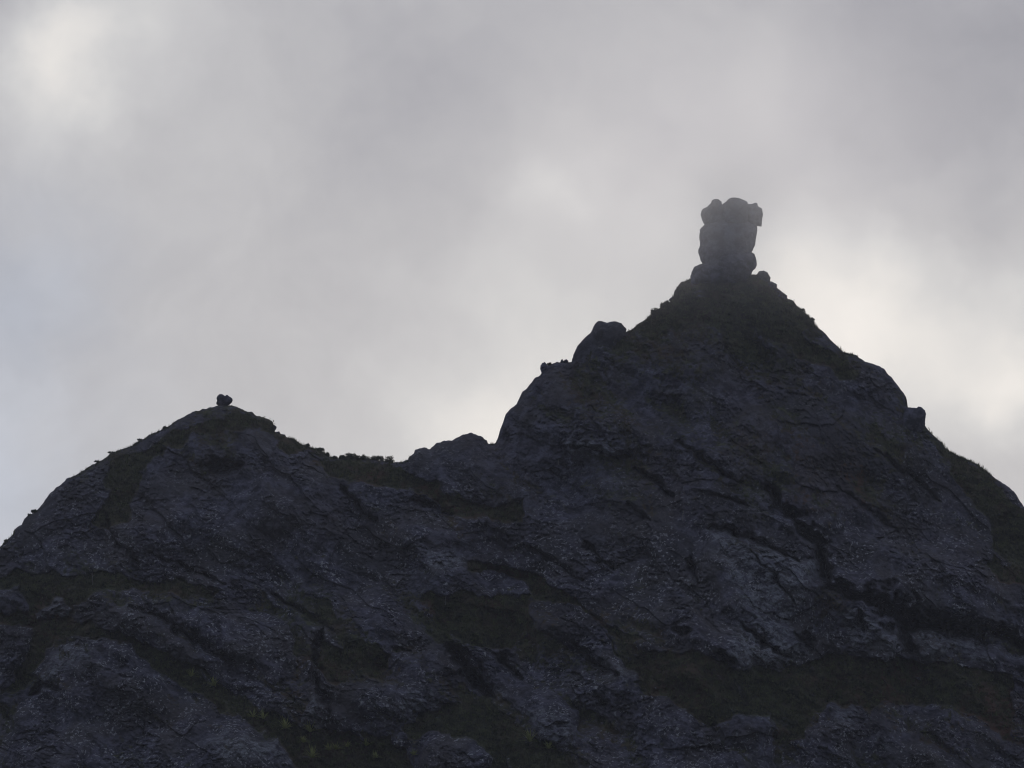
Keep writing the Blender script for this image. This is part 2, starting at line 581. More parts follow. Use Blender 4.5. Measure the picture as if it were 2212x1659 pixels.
ZA, ZB, ZC, ZD = (0, 2100), (1000, 2100), (2000, 2100), (2800, 2100)
Z = 0.5859
OUTCROPS = [
    poly(ZA, Z, [(60, 1400), (200, 1110), (380, 820), (520, 770), (700, 750), (850, 830), (1000, 960), (1150, 1060), (1300, 1180), (1500, 1300), (1700, 1420), (1900, 1460), (2000, 1600), (2010, 1780), (60, 1780)]),
    poly(ZA, Z, [(620, 600), (850, 540), (1050, 620), (1250, 760), (1480, 900), (1600, 1000), (1750, 1080), (1850, 1200), (1600, 1120), (1400, 1010), (1100, 870), (850, 700), (640, 640)]),
    poly(ZA, Z, [(1080, 600), (1500, 560), (1900, 620), (2000, 700), (2050, 1000), (1900, 1080), (1650, 960), (1500, 870), (1270, 720)]),
    poly(ZA, Z, [(-60, 420), (160, 430), (175, 590), (-60, 620)]),
    poly(ZA, Z, [(215, 590), (300, 560), (360, 495), (430, 490), (490, 600), (460, 640), (230, 640)]),
    poly(ZA, Z, [(-60, 690), (150, 680), (250, 760), (160, 960), (60, 1100), (-60, 1120)]),
    poly(ZB, Z, [(700, 330), (900, 430), (1150, 690), (1330, 830), (1450, 950), (1440, 1080), (1250, 1000), (1150, 840), (850, 760), (700, 560)]),
    poly(ZB, Z, [(1080, 100), (1400, 180), (1480, 300), (1480, 450), (1200, 460), (1100, 250)]),
    poly(ZB, Z, [(340, 1320), (420, 1110), (520, 1250), (500, 1360), (350, 1370)]),
    poly(ZB, Z, [(560, 1120), (900, 1050), (1100, 1080), (1300, 1220), (1080, 1330), (1000, 1320), (1040, 1400), (900, 1450), (700, 1380), (560, 1310)]),
    poly(ZB, Z, [(1370, 830), (1550, 850), (1700, 880), (1850, 1060), (2050, 1110), (2250, 1300), (2230, 1560), (2000, 1450), (1780, 1250), (1700, 1150), (1540, 960)]),
    poly(ZB, Z, [(1240, 1400), (1350, 1390), (1500, 1460), (1650, 1600), (1670, 1780), (1200, 1780), (1150, 1560)]),
    poly(ZC, Z, [(260, 650), (420, 620), (640, 650), (880, 930), (940, 1090), (810, 1085), (600, 900), (430, 820), (280, 730)]),
    poly(ZC, Z, [(930, 1180), (1100, 1165), (1300, 1270), (1450, 1400), (1500, 1780), (1050, 1780), (900, 1450), (850, 1250)]),
    poly(ZC, Z, [(1400, 60), (1560, 40), (1800, 130), (2120, 270), (2180, 420), (2150, 640), (2120, 880), (1900, 950), (1600, 970), (1450, 880), (1150, 820), (1130, 690), (1350, 600), (1500, 500), (1380, 250)]),
    poly(ZD, Z, [(900, 560), (1080, 560), (1250, 640), (1310, 740), (1390, 850), (1000, 865), (750, 885), (770, 780)]),
    poly(ZD, Z, [(1480, 760), (1560, 715), (1750, 735), (1950, 790), (2300, 890), (2300, 1010), (1980, 950), (1500, 880)]),
    poly(ZD, Z, [(880, 420), (1000, 450), (1280, 480), (1470, 610), (1800, 675), (2300, 820), (2300, 500), (1900, 300), (1500, 100), (1000, 40), (880, 120)]),
    poly(ZD, Z, [(250, 1290), (480, 1300), (520, 1500), (510, 1780), (0, 1780), (100, 1420)]),
    poly(ZD, Z, [(920, 1240), (1090, 1230), (1100, 1420), (1040, 1550), (1100, 1780), (690, 1780), (740, 1420)]),
    poly(ZD, Z, [(1160, 1300), (1350, 1300), (1460, 1430), (1700, 1540), (1900, 1659), (1950, 1780), (1300, 1780), (1200, 1480)]),
    poly(ZD, Z, [(1690, 1270), (1800, 1300), (1900, 1380), (2050, 1420), (2110, 1490), (1950, 1510), (1750, 1390)]),
    poly((2000, 1600), .45208, [(540, 400), (720, 330), (950, 350), (1130, 440), (1120, 500), (900, 510), (600, 480)]),
    poly((2000, 1600), .45208, [(1780, 430), (1900, 400), (2020, 520), (2180, 640), (2170, 730), (2000, 690), (1850, 560)]),
    poly((2000, 1600), .45208, [(1560, 770), (1850, 740), (2110, 830), (2212, 920), (1950, 870), (1700, 820)]),
]
SHELVES = [  # vegetation on ledges and slopes
    poly(ZA, Z, [(-60, 330), (700, 320), (1250, 390), (1500, 460), (1400, 520), (900, 430), (700, 470), (500, 560), (500, 640), (800, 700), (1100, 850), (1450, 1000), (1800, 1290), (2200, 1380), (2300, 1780), (2080, 1780), (1980, 1480), (1500, 1270), (1150, 1030), (850, 800), (500, 740), (380, 790), (180, 1110), (0, 1160), (-60, 650)]),
    poly(ZB, Z, [(1150, 470), (1900, 470), (1980, 690), (1700, 860), (1450, 820), (1300, 740)]),
    poly(ZB, Z, [(480, 790), (1150, 830), (1000, 900), (920, 1050), (550, 1090), (440, 950)]),
    poly(ZB, Z, [(1040, 1370), (1350, 1200), (1600, 1190), (1900, 1400), (2250, 1620), (2250, 1780), (1680, 1780), (1500, 1450), (1250, 1390), (1100, 1500)]),
    poly(ZB, Z, [(-100, 1250), (330, 1370), (700, 1400), (1000, 1470), (1200, 1780), (250, 1780), (280, 1600), (100, 1400)]),
    poly(ZC, Z, [(650, 670), (900, 900), (1120, 850), (1450, 890), (1600, 980), (1900, 960), (2300, 880), (2700, 880), (3060, 940), (3500, 1010), (3500, 1500), (3150, 1260), (2700, 1210), (2480, 1270), (2250, 1240), (2050, 1480), (1880, 1500), (1850, 1280), (1620, 1300), (1450, 1390), (1100, 1160), (930, 1150)]),
    poly((1300, 1600), .36166, [(700, 690), (1150, 850), (1500, 1080), (1900, 1200), (2212, 1100), (2212, 1400), (1800, 1350), (1400, 1250), (950, 1000), (300, 900), (0, 800), (0, 660)]),
    poly(ZB, Z, [(1480, 230), (1800, 270), (2150, 470), (2400, 640), (2700, 800), (2560, 820), (2300, 600), (1950, 500), (1700, 330), (1480, 330)]),
    poly((2600, 1100), 1, [(-80, 190), (60, 110), (240, 60), (420, 60), (600, 220), (780, 330), (880, 400), (760, 420), (560, 300), (380, 180), (140, 200), (0, 260)]),
    poly((2900, 1600), .5424, [(1480, 220), (1900, 520), (2250, 900), (2250, 1400), (1900, 1250), (2000, 1000), (1700, 560)]),
    poly((0, 1450), .4521, [(950, 850), (1600, 600), (2100, 420), (2500, 560), (2900, 760), (2600, 800), (2200, 560), (1700, 680), (1300, 900), (1150, 1400), (800, 1500), (950, 1150)]),
]
PALE = [
    poly(ZD, Z, [(1480, 720), (1620, 700), (1950, 790), (2000, 930), (1500, 880)]),
    poly(ZD, Z, [(930, 580), (1100, 560), (1280, 680), (1380, 850), (1050, 850)]),
    poly(ZD, Z, [(60, 30), (280, 60), (780, 270), (780, 420), (600, 640), (740, 880), (500, 950), (100, 960), (300, 600)]),
    poly(ZB, Z, [(1050, 1060), (1250, 1110), (1310, 1230), (1080, 1330), (1000, 1250)]),
    poly(ZA, Z, [(230, 1060), (430, 800), (680, 760), (620, 900), (430, 1000), (280, 1110)]),
    poly(ZB, Z, [(1660, 1060), (1760, 1100), (1730, 1210), (1640, 1180)]),
    poly(ZB, Z, [(340, 1320), (420, 1110), (520, 1250), (500, 1360), (350, 1370)]),
    poly(ZC, Z, [(650, 960), (850, 930), (920, 1060), (850, 1090), (700, 1010)]),
    poly(ZA, Z, [(1380, 1480), (1560, 1420), (1900, 1470), (1990, 1650), (1700, 1600), (1440, 1550)]),
    poly(ZA, Z, [(215, 590), (300, 560), (360, 495), (430, 490), (490, 600), (460, 640), (230, 640)]),
    poly((2000, 1600), .45208, [(560, 400), (720, 340), (950, 350), (1130, 450), (900, 500), (600, 470)]),
    poly(ZB, Z, [(1750, 1230), (2000, 1250), (2230, 1400), (2200, 1560), (2000, 1450)]),
    poly(ZB, Z, [(1120, 150), (1400, 190), (1470, 300), (1250, 300)]),
    poly(ZD, Z, [(930, 1240), (1090, 1230), (1090, 1350), (930, 1420)]),
    poly(ZD, Z, [(1180, 1440), (1290, 1430), (1300, 1530), (1220, 1520)]),
    poly(ZB, Z, [(1700, 1560), (1900, 1580), (1930, 1660), (1700, 1650)]),
]
BROWN = [
    poly((1300, 1600), .36166, [(850, 850), (1200, 900), (1600, 1200), (1900, 1350), (1500, 1250), (1000, 1050)]),
    poly(ZB, Z, [(1480, 200), (1900, 320), (2200, 500), (2500, 640), (2100, 480), (1650, 330)]),
    poly((1300, 1600), .36166, [(150, 720), (700, 760), (650, 950), (300, 930)]),
    poly(ZD, Z, [(1250, 900), (1560, 950), (1450, 1200), (1250, 1300), (1200, 1050)]),
    poly(ZD, Z, [(1800, 1100), (2300, 1150), (2300, 1700), (2000, 1500), (1750, 1250)]),
    poly(ZD, Z, [(1650, 270), (1900, 290), (2300, 350), (2300, 520), (1950, 420)]),
    poly(ZB, Z, [(1150, 500), (1350, 540), (1330, 700), (1200, 640)]),
    poly((2900, 1600), .5424, [(350, 250), (1000, 350), (1100, 850), (650, 850), (420, 780), (500, 550)]),
    poly((700, 1500), .31646, [(300, 1050), (900, 1050), (900, 1200), (500, 1200)]),
]
CR = [  # crevices: points in 4096 px, half-width px(1024), depth m
    ([(3079, 1925), (3101, 2023), (3171, 2061), (3269, 2170), (3298, 2276), (3316, 2334), (3380, 2370)], 5.5, 8.0),
    ([(3316, 2334), (3415, 2381), (3532, 2393), (3609, 2446), (3708, 2498), (3855, 2510), (3972, 2528), (4096, 2592), (4200, 2620)], 6.5, 10.0),
    ([(3480, 2392), (3560, 2420), (3620, 2470), (3720, 2500)], 10.0, 11.0),
    ([(3532, 2400), (3591, 2481), (3610, 2545), (3667, 2616)], 5.5, 6.0),
    ([(2529, 1876), (2633, 1916), (2692, 1989)], 3.5, 3.0), ([(2705, 1767), (2787, 1817), (2904, 1898), (2960, 1930)], 3, 2.5),
    ([(2836, 1966), (2999, 2025)], 2.5, 2.5), ([(2334, 2165), (2407, 2233), (2452, 2278)], 3.0, 3.0),
    ([(2836, 2111), (2904, 2106), (2963, 2138), (3080, 2190), (3200, 2245)], 3, 3.0), ([(2746, 2233), (2777, 2269), (2800, 2330)], 3, 2.5),
    ([(1785, 2580), (1850, 2645), (1910, 2720), (1967, 2797)], 7, 8.0), ([(1996, 2610), (2084, 2721)], 3, 3.0),
    ([(1293, 2510), (1264, 2616), (1258, 2715), (1310, 2803), (1316, 2862)], 4, 3.0),
    ([(516, 2428), (644, 2463), (703, 2510), (867, 2616), (960, 2650)], 4, 3.5), ([(117, 2774), (176, 2745), (240, 2755)], 4, 3.0),
    ([(1647, 1998), (1734, 2030), (1814, 2059)], 4, 3.0), ([(1365, 1944), (1427, 2009), (1463, 2056), (1510, 2088)], 3, 2.5),
    ([(827, 1864), (922, 1873), (969, 1858)], 7, 3.0), ([(2697, 2504), (2727, 2535), (2762, 2526)], 4, 4.0),
    ([(2867, 2604), (2937, 2662)], 4, 3.5), ([(2967, 2498), (3084, 2586), (3160, 2630)], 3, 2.5),
    ([(3172, 2534), (3242, 2569), (3236, 2621)], 3.5, 3.5), ([(2369, 2774), (2428, 2827)], 3, 2.5), ([(3440, 2440), (3460, 2530)], 3, 3.0),
    ([(1080, 2380), (1220, 2450), (1330, 2520)], 3, 2.0), ([(600, 2210), (760, 2280), (900, 2330)], 2.5, 1.8),
    ([(2100, 2180), (2230, 2250), (2330, 2330)], 2.5, 2.0), ([(3350, 1950), (3480, 2040), (3600, 2130)], 3, 2.0),
    ([(3500, 1800), (3640, 1900), (3760, 2010)], 2.5, 1.8), ([(2500, 2010), (2600, 2080)], 2.5, 1.8), ([(2280, 1780), (2400, 1800), (2480, 1850)], 2.5, 2),
    ([(420, 2070), (470, 2180), (560, 2260)], 2.5, 1.8), ([(2280, 2560), (2370, 2640), (2480, 2700)], 3, 2.5),
    ([(3000, 2200), (3100, 2300), (3180, 2420)], 2.0, 1.3),
]
U0 = np.concatenate([np.linspace(-760, -45, 60)[:-1], np.arange(-45, 1070, 0.95), np.linspace(1070, 1800, 60)])
NR = 640
tt = np.linspace(0, 1, NR)
tt = np.where(tt < 0.02, tt * 0.55, tt)                     # finer rows right under the crest
tt = np.concatenate([np.linspace(0, 0.006, 5)[:-1], np.linspace(0.006, 1, NR - 4)])
Uc = U0[None, :].repeat(NR, 0)
cr = crest(U0)
rough_crest = fbm2(U0 / 5.0, U0 * 0 + 3.3, 3, 21, 0.6) * 1.3
cr = cr + rough_crest * (np.abs(U0 - 512) < 580)
vb = np.maximum(806, cr + 60)
Vc = cr[None, :] + tt[:, None] * (vb - cr)[None, :]
d0 = Vc - cr[None, :]

wob_u = Uc + 7 * fbm2(Uc / 26, Vc / 26, 3, 31) * 1.6
wob_v = Vc + 7 * fbm2(Uc / 26 + 9.7, Vc / 26 + 4.1, 3, 41) * 1.6

veg = np.zeros(Uc.shape)
low = sstep(560, 620, Vc - 0.06 * (Uc - 500))
strata_a = (wob_u * math.cos(R(38)) + wob_v * math.sin(R(38)))
strata_b = (-wob_u * math.sin(R(38)) + wob_v * math.cos(R(38)))
veg = 0.27 + 0.50 * fbm2(strata_a / 95, strata_b / 30, 4, 51) + 0.16 * low
veg += 0.20 * sstep(540, 440, Vc) * sstep(520, 600, Uc) + 0.14 * sstep(500, 440, Vc) * sstep(420, 360, Uc)
veg += 0.35 * sstep(345, 310, Vc) * sstep(640, 680, Uc) * sstep(860, 820, Uc)
glints = np.clip(0.35 + 0.75 * sstep(430, 590, Vc) + 0.6 * fbm2(Uc / 80, Vc / 60, 3, 77), 0.1, 1.2)  # amount of painted glinting specks, stronger down the face
out_id = np.full(Uc.shape, -1)
proud = np.zeros(Uc.shape)
core = (Uc > -60) & (Uc < 1090) & (Vc < 830)


def region(P, pad=30):
    b0, b1 = P.min(0) - pad, P.max(0) + pad
    return np.nonzero((Uc > b0[0]) & (Uc < b1[0]) & (Vc > b0[1]) & (Vc < b1[1]))


for P in SHELVES:
    i = region(P)
    s = poly_sd(P, wob_u[i], wob_v[i])
    veg[i] = np.maximum(veg[i], (0.88 + 0.9 * np.minimum(0, fbm2(strata_a[i] / 40, strata_b[i] / 14, 3, 57) + 0.12)) * sstep(-5, 5, s))
for k, P in enumerate(OUTCROPS):
    i = region(P)
    s = poly_sd(P, wob_u[i], wob_v[i])
    veg[i] = np.where(s > -4, np.minimum(veg[i], 0.95 - 0.75 * sstep(-4, 5, s) + 0.0 * s), veg[i])
    rock_var = 0.27 + 0.40 * fbm2(strata_a[i] / 60, strata_b[i] / 16, 3, 61)
    veg[i] = np.where(s > 4, rock_var, veg[i])
    out_id[i] = np.where(s > 0, k, out_id[i])
    proud[i] = np.maximum(proud[i], (2.4 + 0.5 * (k % 3)) * sstep(-3, 14, s))
pale = np.zeros(Uc.shape)
for P in PALE:
    i = region(P)
    pale[i] = np.maximum(pale[i], sstep(-6, 8, poly_sd(P, wob_u[i], wob_v[i])))
brown = np.clip(0.25 + 0.9 * fbm2(Uc / 90, Vc / 50, 3, 71), 0, 0.55)
for P in BROWN:
    i = region(P)
    brown[i] = np.maximum(brown[i], sstep(-8, 10, poly_sd(P, wob_u[i], wob_v[i])))
crack = np.zeros(Uc.shape)
fin_u = Uc + 6 * fbm2(Uc / 16, Vc / 16, 4, 45, 0.6)
fin_v = Vc + 6 * fbm2(Uc / 16 + 3.7, Vc / 16 + 8.1, 4, 47, 0.6)
for pts, w, dep in CR:
    P = np.array(pts) / 4.0
    i = region(P, 40)
    d, tl = line_d(P, fin_u[i], fin_v[i])
    wv_ = w * (0.25 + 0.85 * np.sqrt(np.clip(np.sin(np.pi * tl), 0, 1))) * np.clip(0.9 + 1.3 * fbm2(Uc[i] / 12, Vc[i] / 12, 2, 43), 0.25, 1.6)
    crack[i] = np.maximum(crack[i], dep * np.clip(1.0 + 0.9 * fbm2(Uc[i] / 25 + 7, Vc[i] / 25, 2, 49), 0.45, 1.5) * np.exp(-(d / wv_) ** 2))

# depth: how far the face has come towards the viewer below the crest
db = bil(DBLUR, Uc, Vc)
dn = np.minimum(bil(DIST, Uc, Vc), d0 + 0.0)
toward = 0.30 * MPX * (cr[None, :] - 270) * 0 + 0.34 * MPX * (Vc - 270)
toward += 0.42 * MPX * db
toward += 3.2 * np.sqrt(np.clip(1 - (1 - np.clip(dn / 22, 0, 1)) ** 2, 0, 1))
toward += 1.2 * np.sqrt(np.clip(1 - (1 - np.clip(dn / 5, 0, 1)) ** 2, 0, 1))
fade = sstep(0, 26, dn)
fade2 = sstep(0, 7, dn)
vsoft = sstep(0.35, 0.75, veg)
toward += 11.0 * fbm2(wob_u / 150, wob_v / 110, 3, 81) * sstep(0, 90, dn)
toward += 2.8 * ridge2(strata_a / 130, strata_b / 55, 2, 91) * fade
rk = 1 - 0.6 * vsoft
sa = Uc * math.cos(R(36)) + Vc * math.sin(R(36)) + 10 * fbm2(Uc / 40, Vc / 40, 3, 33)
sbb = -Uc * math.sin(R(36)) + Vc * math.cos(R(36)) + 10 * fbm2(Uc / 40 + 5, Vc / 40, 3, 35)
broken = 0.15 + 1.15 * sstep(-0.12, 0.30, fbm2(wob_u / 55, wob_v / 45, 3, 37))     # smooth slabs and rubbly stretches
toward += 1.2 * facets(sa / 60, sbb / 40, 3, 0.4) * fade * rk
toward += 0.95 * facets(sa / 19, sbb / 12, 5, 0.35) * fade2 * rk * broken
toward += 0.75 * facets(Uc / 6.3 + 0.6 * fbm2(Uc / 9, Vc / 9, 2, 17), Vc / 4.6, 7, 0.35) * fade2 * rk * broken
toward += 0.4 * ridge2(strata_a / 60, strata_b / 26, 3, 101) * fade * rk
toward += 0.75 * fbm2(Uc / 3.4, Vc / 2.8, 2, 131) * fade2 * rk * (0.45 + 0.6 * broken)
toward += (1.0 * fbm2(Uc / 8.0, Vc / 6.5, 3, 151) + 0.4 * fbm2(Uc / 3.0, Vc / 2.6, 2, 153)) * fade2 * vsoft
toward += proud * fade
toward -= crack * 1.9 * sstep(0, 10, dn)
toward -= 1.6 * vsoft * fade
YC = 1000.0
Yf = YC - toward
P_front = at(Uc, Vc, Yf)                                    # NR x NC x 3

# back of the ridge
NB = 26
sb = (np.linspace(0, 1, NB + 1)[1:] ** 1.6) * 190
cr3 = P_front[0]
back = []
zsm = np.convolve(np.pad(cr3[:, 2], 60, "edge"), np.ones(121) / 121, "valid")
for s in sb:
    q = cr3.copy()
    f = min(1, s / 150)
    q[:, 2] = np.minimum(cr3[:, 2], zsm) * f + cr3[:, 2] * (1 - f) - 1.05 * s - 0.8 * min(1, s / 3)
    q[:, 1] += s
    q[:, 2] = np.maximum(q[:, 2], -4)
    back.append(q)
back = np.array(back[::-1])
# foot of the mountain below the frame
foot = []
last = P_front[-1]
NF = 30
for k in range(1, NF + 1):
    f = k / NF
    q = last.copy()
    q[:, 2] = last[:, 2] * (1 - f) + (-3.0) * f
    drop = last[:, 2] - q[:, 2]
    q[:, 1] = last[:, 1] - drop * (0.75 + 0.55 * f) + 6 * fbm2(U0 / 60, U0 * 0 + k * 0.5, 3, 161) * min(1, k / 4)
    q[:, 0] = last[:, 0] * (1 + 0.15 * f)
    foot.append(q)
foot = np.array(foot)
ALL = np.concatenate([back, P_front, foot], 0)
NT, NC = ALL.shape[:2]
idx = np.arange(NT * NC).reshape(NT, NC)
quads = np.stack([idx[:-1, :-1], idx[1:, :-1], idx[1:, 1:], idx[:-1, 1:]], -1)       # facing the viewer
lab = np.full((NT - 1, NC - 1), -1)
lab[NB:NB + NR - 1, :] = np.where(core[:-1, :-1], out_id[:-1, :-1], -1)


def padded(A, fb, ff):
    return np.concatenate([np.full((NB, NC), fb), A, np.full((NF, NC), ff)], 0).ravel()


A_glints = padded(glints, 0.3, 0.5)
A_veg, A_pale, A_brown = padded(veg, 0.6, 0.8), padded(pale, 0, 0), padded(brown, 0.3, 0.3)
VV = ALL.reshape(-1, 3)
# shared normals so that pieces of the face join without a seam
gu3 = np.gradient(ALL, axis=1)
gv3 = np.gradient(ALL, axis=0)
NN = np.cross(gv3, gu3)
NN /= np.linalg.norm(NN, axis=-1)[..., None] + 1e-9
NN = NN.reshape(-1, 3)


def terrain_piece(name, sel, parent=None):
    F = quads[sel]
    used, inv = np.unique(F, return_inverse=True)
    me = mesh_np(name, VV[used], inv.reshape(F.shape))
    for nm, arr in (("veg", A_veg), ("pale", A_pale), ("brown", A_brown), ("glints", A_glints)):
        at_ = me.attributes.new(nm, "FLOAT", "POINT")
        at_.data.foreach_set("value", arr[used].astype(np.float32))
    me.normals_split_custom_set_from_vertices(NN[used].tolist())
    return link(name, me, M_MOUNT, parent)


mountain = tag(terrain_piece("mountain", lab < 0), kind="structure")
for k in range(len(OUTCROPS)):
    if (lab == k).sum() > 30:
        terrain_piece("rock_outcrop", lab == k, mountain)

# a sampler of the finished face: (u, v) in 1024 px -> world point
def on_face(u, v):
    j = int(np.clip(np.searchsorted(U0, u), 0, NC - 1))
    i = int(np.clip(np.searchsorted(Vc[:, j], v), 0, NR - 1))
    return P_front[i, j].copy(), (i, j)


# ------------------------------------------------------------------ rocks
def lump_mesh(name, outline, Y, thick, seed, power=2.6, rough=0.10, base=(0, 0, 0), nring=22, nout=110):
    """solid rock whose outline is given in 4096 px, with a rounded front and back; local to base"""
    P = np.array(outline, float) / 4.0
    P = np.concatenate([P, P[:1]])
    seg = np.sqrt(((P[1:] - P[:-1]) ** 2).sum(1))
    s = np.concatenate([[0], np.cumsum(seg)])
    t = np.linspace(0, s[-1], nout, endpoint=False)
    pu, pv = np.interp(t, s, P[:, 0]), np.interp(t, s, P[:, 1])
    pu = pu + 0.55 * fbm2(t / 2.6, t * 0 + seed, 2, seed)
    pv = pv + 0.55 * fbm2(t / 2.6, t * 0 + seed + 5.5, 2, seed + 3)
    c = np.array([(pu.min() + pu.max()) / 2, (pv.min() + pv.max()) / 2])
    W = at(pu, pv, np.full(nout, float(Y)))
    C3 = at(c[0], c[1], float(Y))
    axis = (C3 - CAM) / np.linalg.norm(C3 - CAM)
    rings = []
    ss = np.cos(np.linspace(0, np.pi / 2, nring))          # 1 .. 0
    order = [(q, -1) for q in range(nring - 1, 0, -1)] + [(0, 0)] + [(q, 1) for q in range(1, nring)]
    span = max(np.ptp(W[:, 0]), np.ptp(W[:, 2]))
    for q, side in order:
        f = max(ss[q], 0.02)
        ring = C3 + (W - C3) * f
        dep = thick * (1 - f ** power) ** (1 / power) * side
        ring = ring + axis * dep
        k = np.clip((1 - f) * 3, 0, 1)
        nz = fbm3(ring * (2.6 / span) + seed, 4, seed) * rough * span
        nz2 = (1 - 2 * np.abs(pn3(ring * (3.4 / span) + seed * 3.1, seed))) * rough * span * 0.5
        fx, fz = ring[:, 0] - C3[0], ring[:, 2] - C3[2]
        nz2 = nz2 + facets(fx * (4.2 / span) + seed, fz * (5.0 / span), seed, 0.8) * rough * span * 0.9
        ring = ring + axis * ((nz + nz2) * k * side)[:, None]
        rings.append(ring)
    Vv = np.concatenate(rings)
    nr = len(rings)
    ii = np.arange(nr * nout).reshape(nr, nout)
    a, b = ii[:-1], ii[1:]
    Fq = np.stack([a, np.roll(a, -1, 1), np.roll(b, -1, 1), b], -1).reshape(-1, 4)
    me = mesh_np(name, Vv - np.asarray(base), Fq)
    import bmesh
    bm = bmesh.new()
    bm.from_mesh(me)
    bm.verts.ensure_lookup_table()
    bm.faces.new([bm.verts[x] for x in ii[0]])
    bm.faces.new([bm.verts[x] for x in ii[-1][::-1]])
    bmesh.ops.recalc_face_normals(bm, faces=bm.faces)
    bm.to_mesh(me)
    bm.free()
    me.polygons.foreach_set("use_smooth", np.ones(len(me.polygons), bool))
    return me


def crest_Y(u4):
    j = int(np.clip(np.searchsorted(U0, u4 / 4), 0, NC - 1))
    return P_front[0, j, 1]


def boulder(outline, label, thick=None, dy=0.0, seed=1, power=2.6, rough=0.09, cat="boulder", name="boulder"):
    o_ = np.array(outline, float)
    cx, by = o_[:, 0].mean(), o_[:, 1].max()
    Y = crest_Y(cx) + dy
    b = at(cx / 4, by / 4, Y)
    if thick is None:
        thick = 0.5 * np.ptp(o_[:, 0]) / 4 * MPX
    me = lump_mesh(name, outline, Y, thick, seed, power, rough, b)
    o = link(name, me, M_ROCK)
    o.location = tuple(b)
    return tag(o, label, cat)


# the pillar on the summit: a thing of stacked blocks
YP = crest_Y(2910) + 0.5
pb = at(2910 / 4, 1105 / 4, YP)
pillar = tag(empty("rock_pillar", pb), "tall pillar of stacked rock crowning the highest summit, its top fading into cloud", "rock pillar")


def pillar_part(name, outline, thick, dy, seed, power=2.8, rough=0.07):
    me = lump_mesh(name, outline, YP + dy, thick, seed, power, rough, pb)
    return link(name, me, M_ROCK, pillar)


pillar_part("shaft", [(2822, 1120), (2810, 1054), (2803, 1045), (2799, 1029), (2791, 1007), (2795, 994), (2800, 982), (2797, 947), (2799, 925), (2798, 920), (2806, 909),
                      (2816, 902), (2822, 885), (2860, 870), (2990, 870), (3024, 890), (3029, 904), (3029, 928), (3024, 953), (3021, 978), (3010, 1003), (3000, 1016),
                      (3000, 1060), (3006, 1120)], 6.2, 0.0, 3, 3.2, 0.045)
pillar_part("foot_rock", [(2900, 1000), (3007, 1009), (3018, 1016), (3024, 1032), (3028, 1058), (3022, 1073), (3011, 1083), (3008, 1092), (2990, 1130), (2840, 1130), (2830, 1040)], 6.4, -0.6, 4, 3.4)
pillar_part("foot_rock", [(2762, 1102), (2771, 1077), (2779, 1066), (2810, 1054), (2860, 1056), (2930, 1070), (2960, 1140), (2760, 1140)], 6.0, -0.6, 5, 3.6)
pillar_part("cap_rock", [(2818, 899), (2810, 884), (2802, 861), (2807, 841), (2812, 836), (2828, 827), (2844, 811), (2848, 800), (2858, 796), (2875, 797), (2886, 806),
                         (2888, 819), (2900, 850), (2895, 890), (2860, 905)], 4.6, -0.6, 6)
pillar_part("cap_rock", [(2884, 822), (2912, 798), (2923, 791), (2942, 789), (2964, 795), (2988, 806), (2992, 816), (3005, 850), (3000, 890), (2960, 910), (2900, 905), (2878, 860)], 6.4, 0.2, 7)
pillar_part("cap_rock", [(2985, 822), (2992, 816), (3007, 817), (3018, 811), (3029, 811), (3031, 823), (3048, 834), (3050, 846), (3053, 861), (3049, 872), (3046, 906),
                         (3029, 904), (3010, 908), (2985, 895), (2978, 850)], 4.4, -0.4, 8, 3.2)

boulder([(3024, 1100), (3038, 1084), (3056, 1082), (3068, 1088), (3076, 1100), (3082, 1111), (3081, 1126), (3060, 1140), (3024, 1130)],
        "rounded knob of rock just right of the summit pillar's foot", 2.6, -0.5, 11)
boulder([(3070, 1126), (3083, 1124), (3108, 1137), (3107, 1149), (3112, 1160), (3085, 1175), (3060, 1160)],
        "flat slab sticking out below the rounded knob on the summit's right shoulder", 2.6, -0.8, 12)
boulder([(3095, 1152), (3107, 1150), (3125, 1165), (3149, 1183), (3149, 1195), (3155, 1203), (3120, 1215), (3090, 1185)],
        "lowest slab of the stepped rocks on the summit's right shoulder", 2.8, -0.9, 13)
boulder([(2681, 1211), (2676, 1199), (2680, 1192), (2692, 1187), (2705, 1190), (2712, 1205), (2700, 1222)],
        "small knob of rock above the bushes on the summit's left shoulder", 1.6, -0.4, 14)
boulder([(2285, 1452), (2288, 1440), (2293, 1421), (2309, 1385), (2329, 1362), (2348, 1342), (2361, 1333), (2370, 1317), (2377, 1299), (2391, 1285), (2406, 1283),
         (2429, 1291), (2442, 1286), (2463, 1285), (2488, 1294), (2497, 1306), (2505, 1312), (2505, 1325), (2500, 1340), (2480, 1400), (2420, 1460), (2330, 1475)],
        "big twin humped crag on the left shoulder of the highest peak", 5.0, -2.0, 15, 2.6, 0.06, "crag", "crag")
boulder([(2167, 1494), (2160, 1475), (2162, 1462), (2170, 1452), (2176, 1448), (2184, 1453), (2190, 1461), (2200, 1480), (2196, 1500), (2178, 1510)],
        "pointed tooth of rock leaning out over the left cliff of the highest peak", 1.7, -0.5, 16)
boulder([(2240, 1450), (2243, 1440), (2250, 1436), (2252, 1441), (2257, 1445), (2256, 1455), (2244, 1456)],
        "smaller of the two stones on the ledge beside the pointed tooth", 0.5, 0, 17)
boulder([(2254, 1448), (2258, 1439), (2266, 1437), (2273, 1442), (2274, 1450), (2262, 1456)],
        "larger of the two stones on the ledge beside the pointed tooth", 0.7, 0, 18)
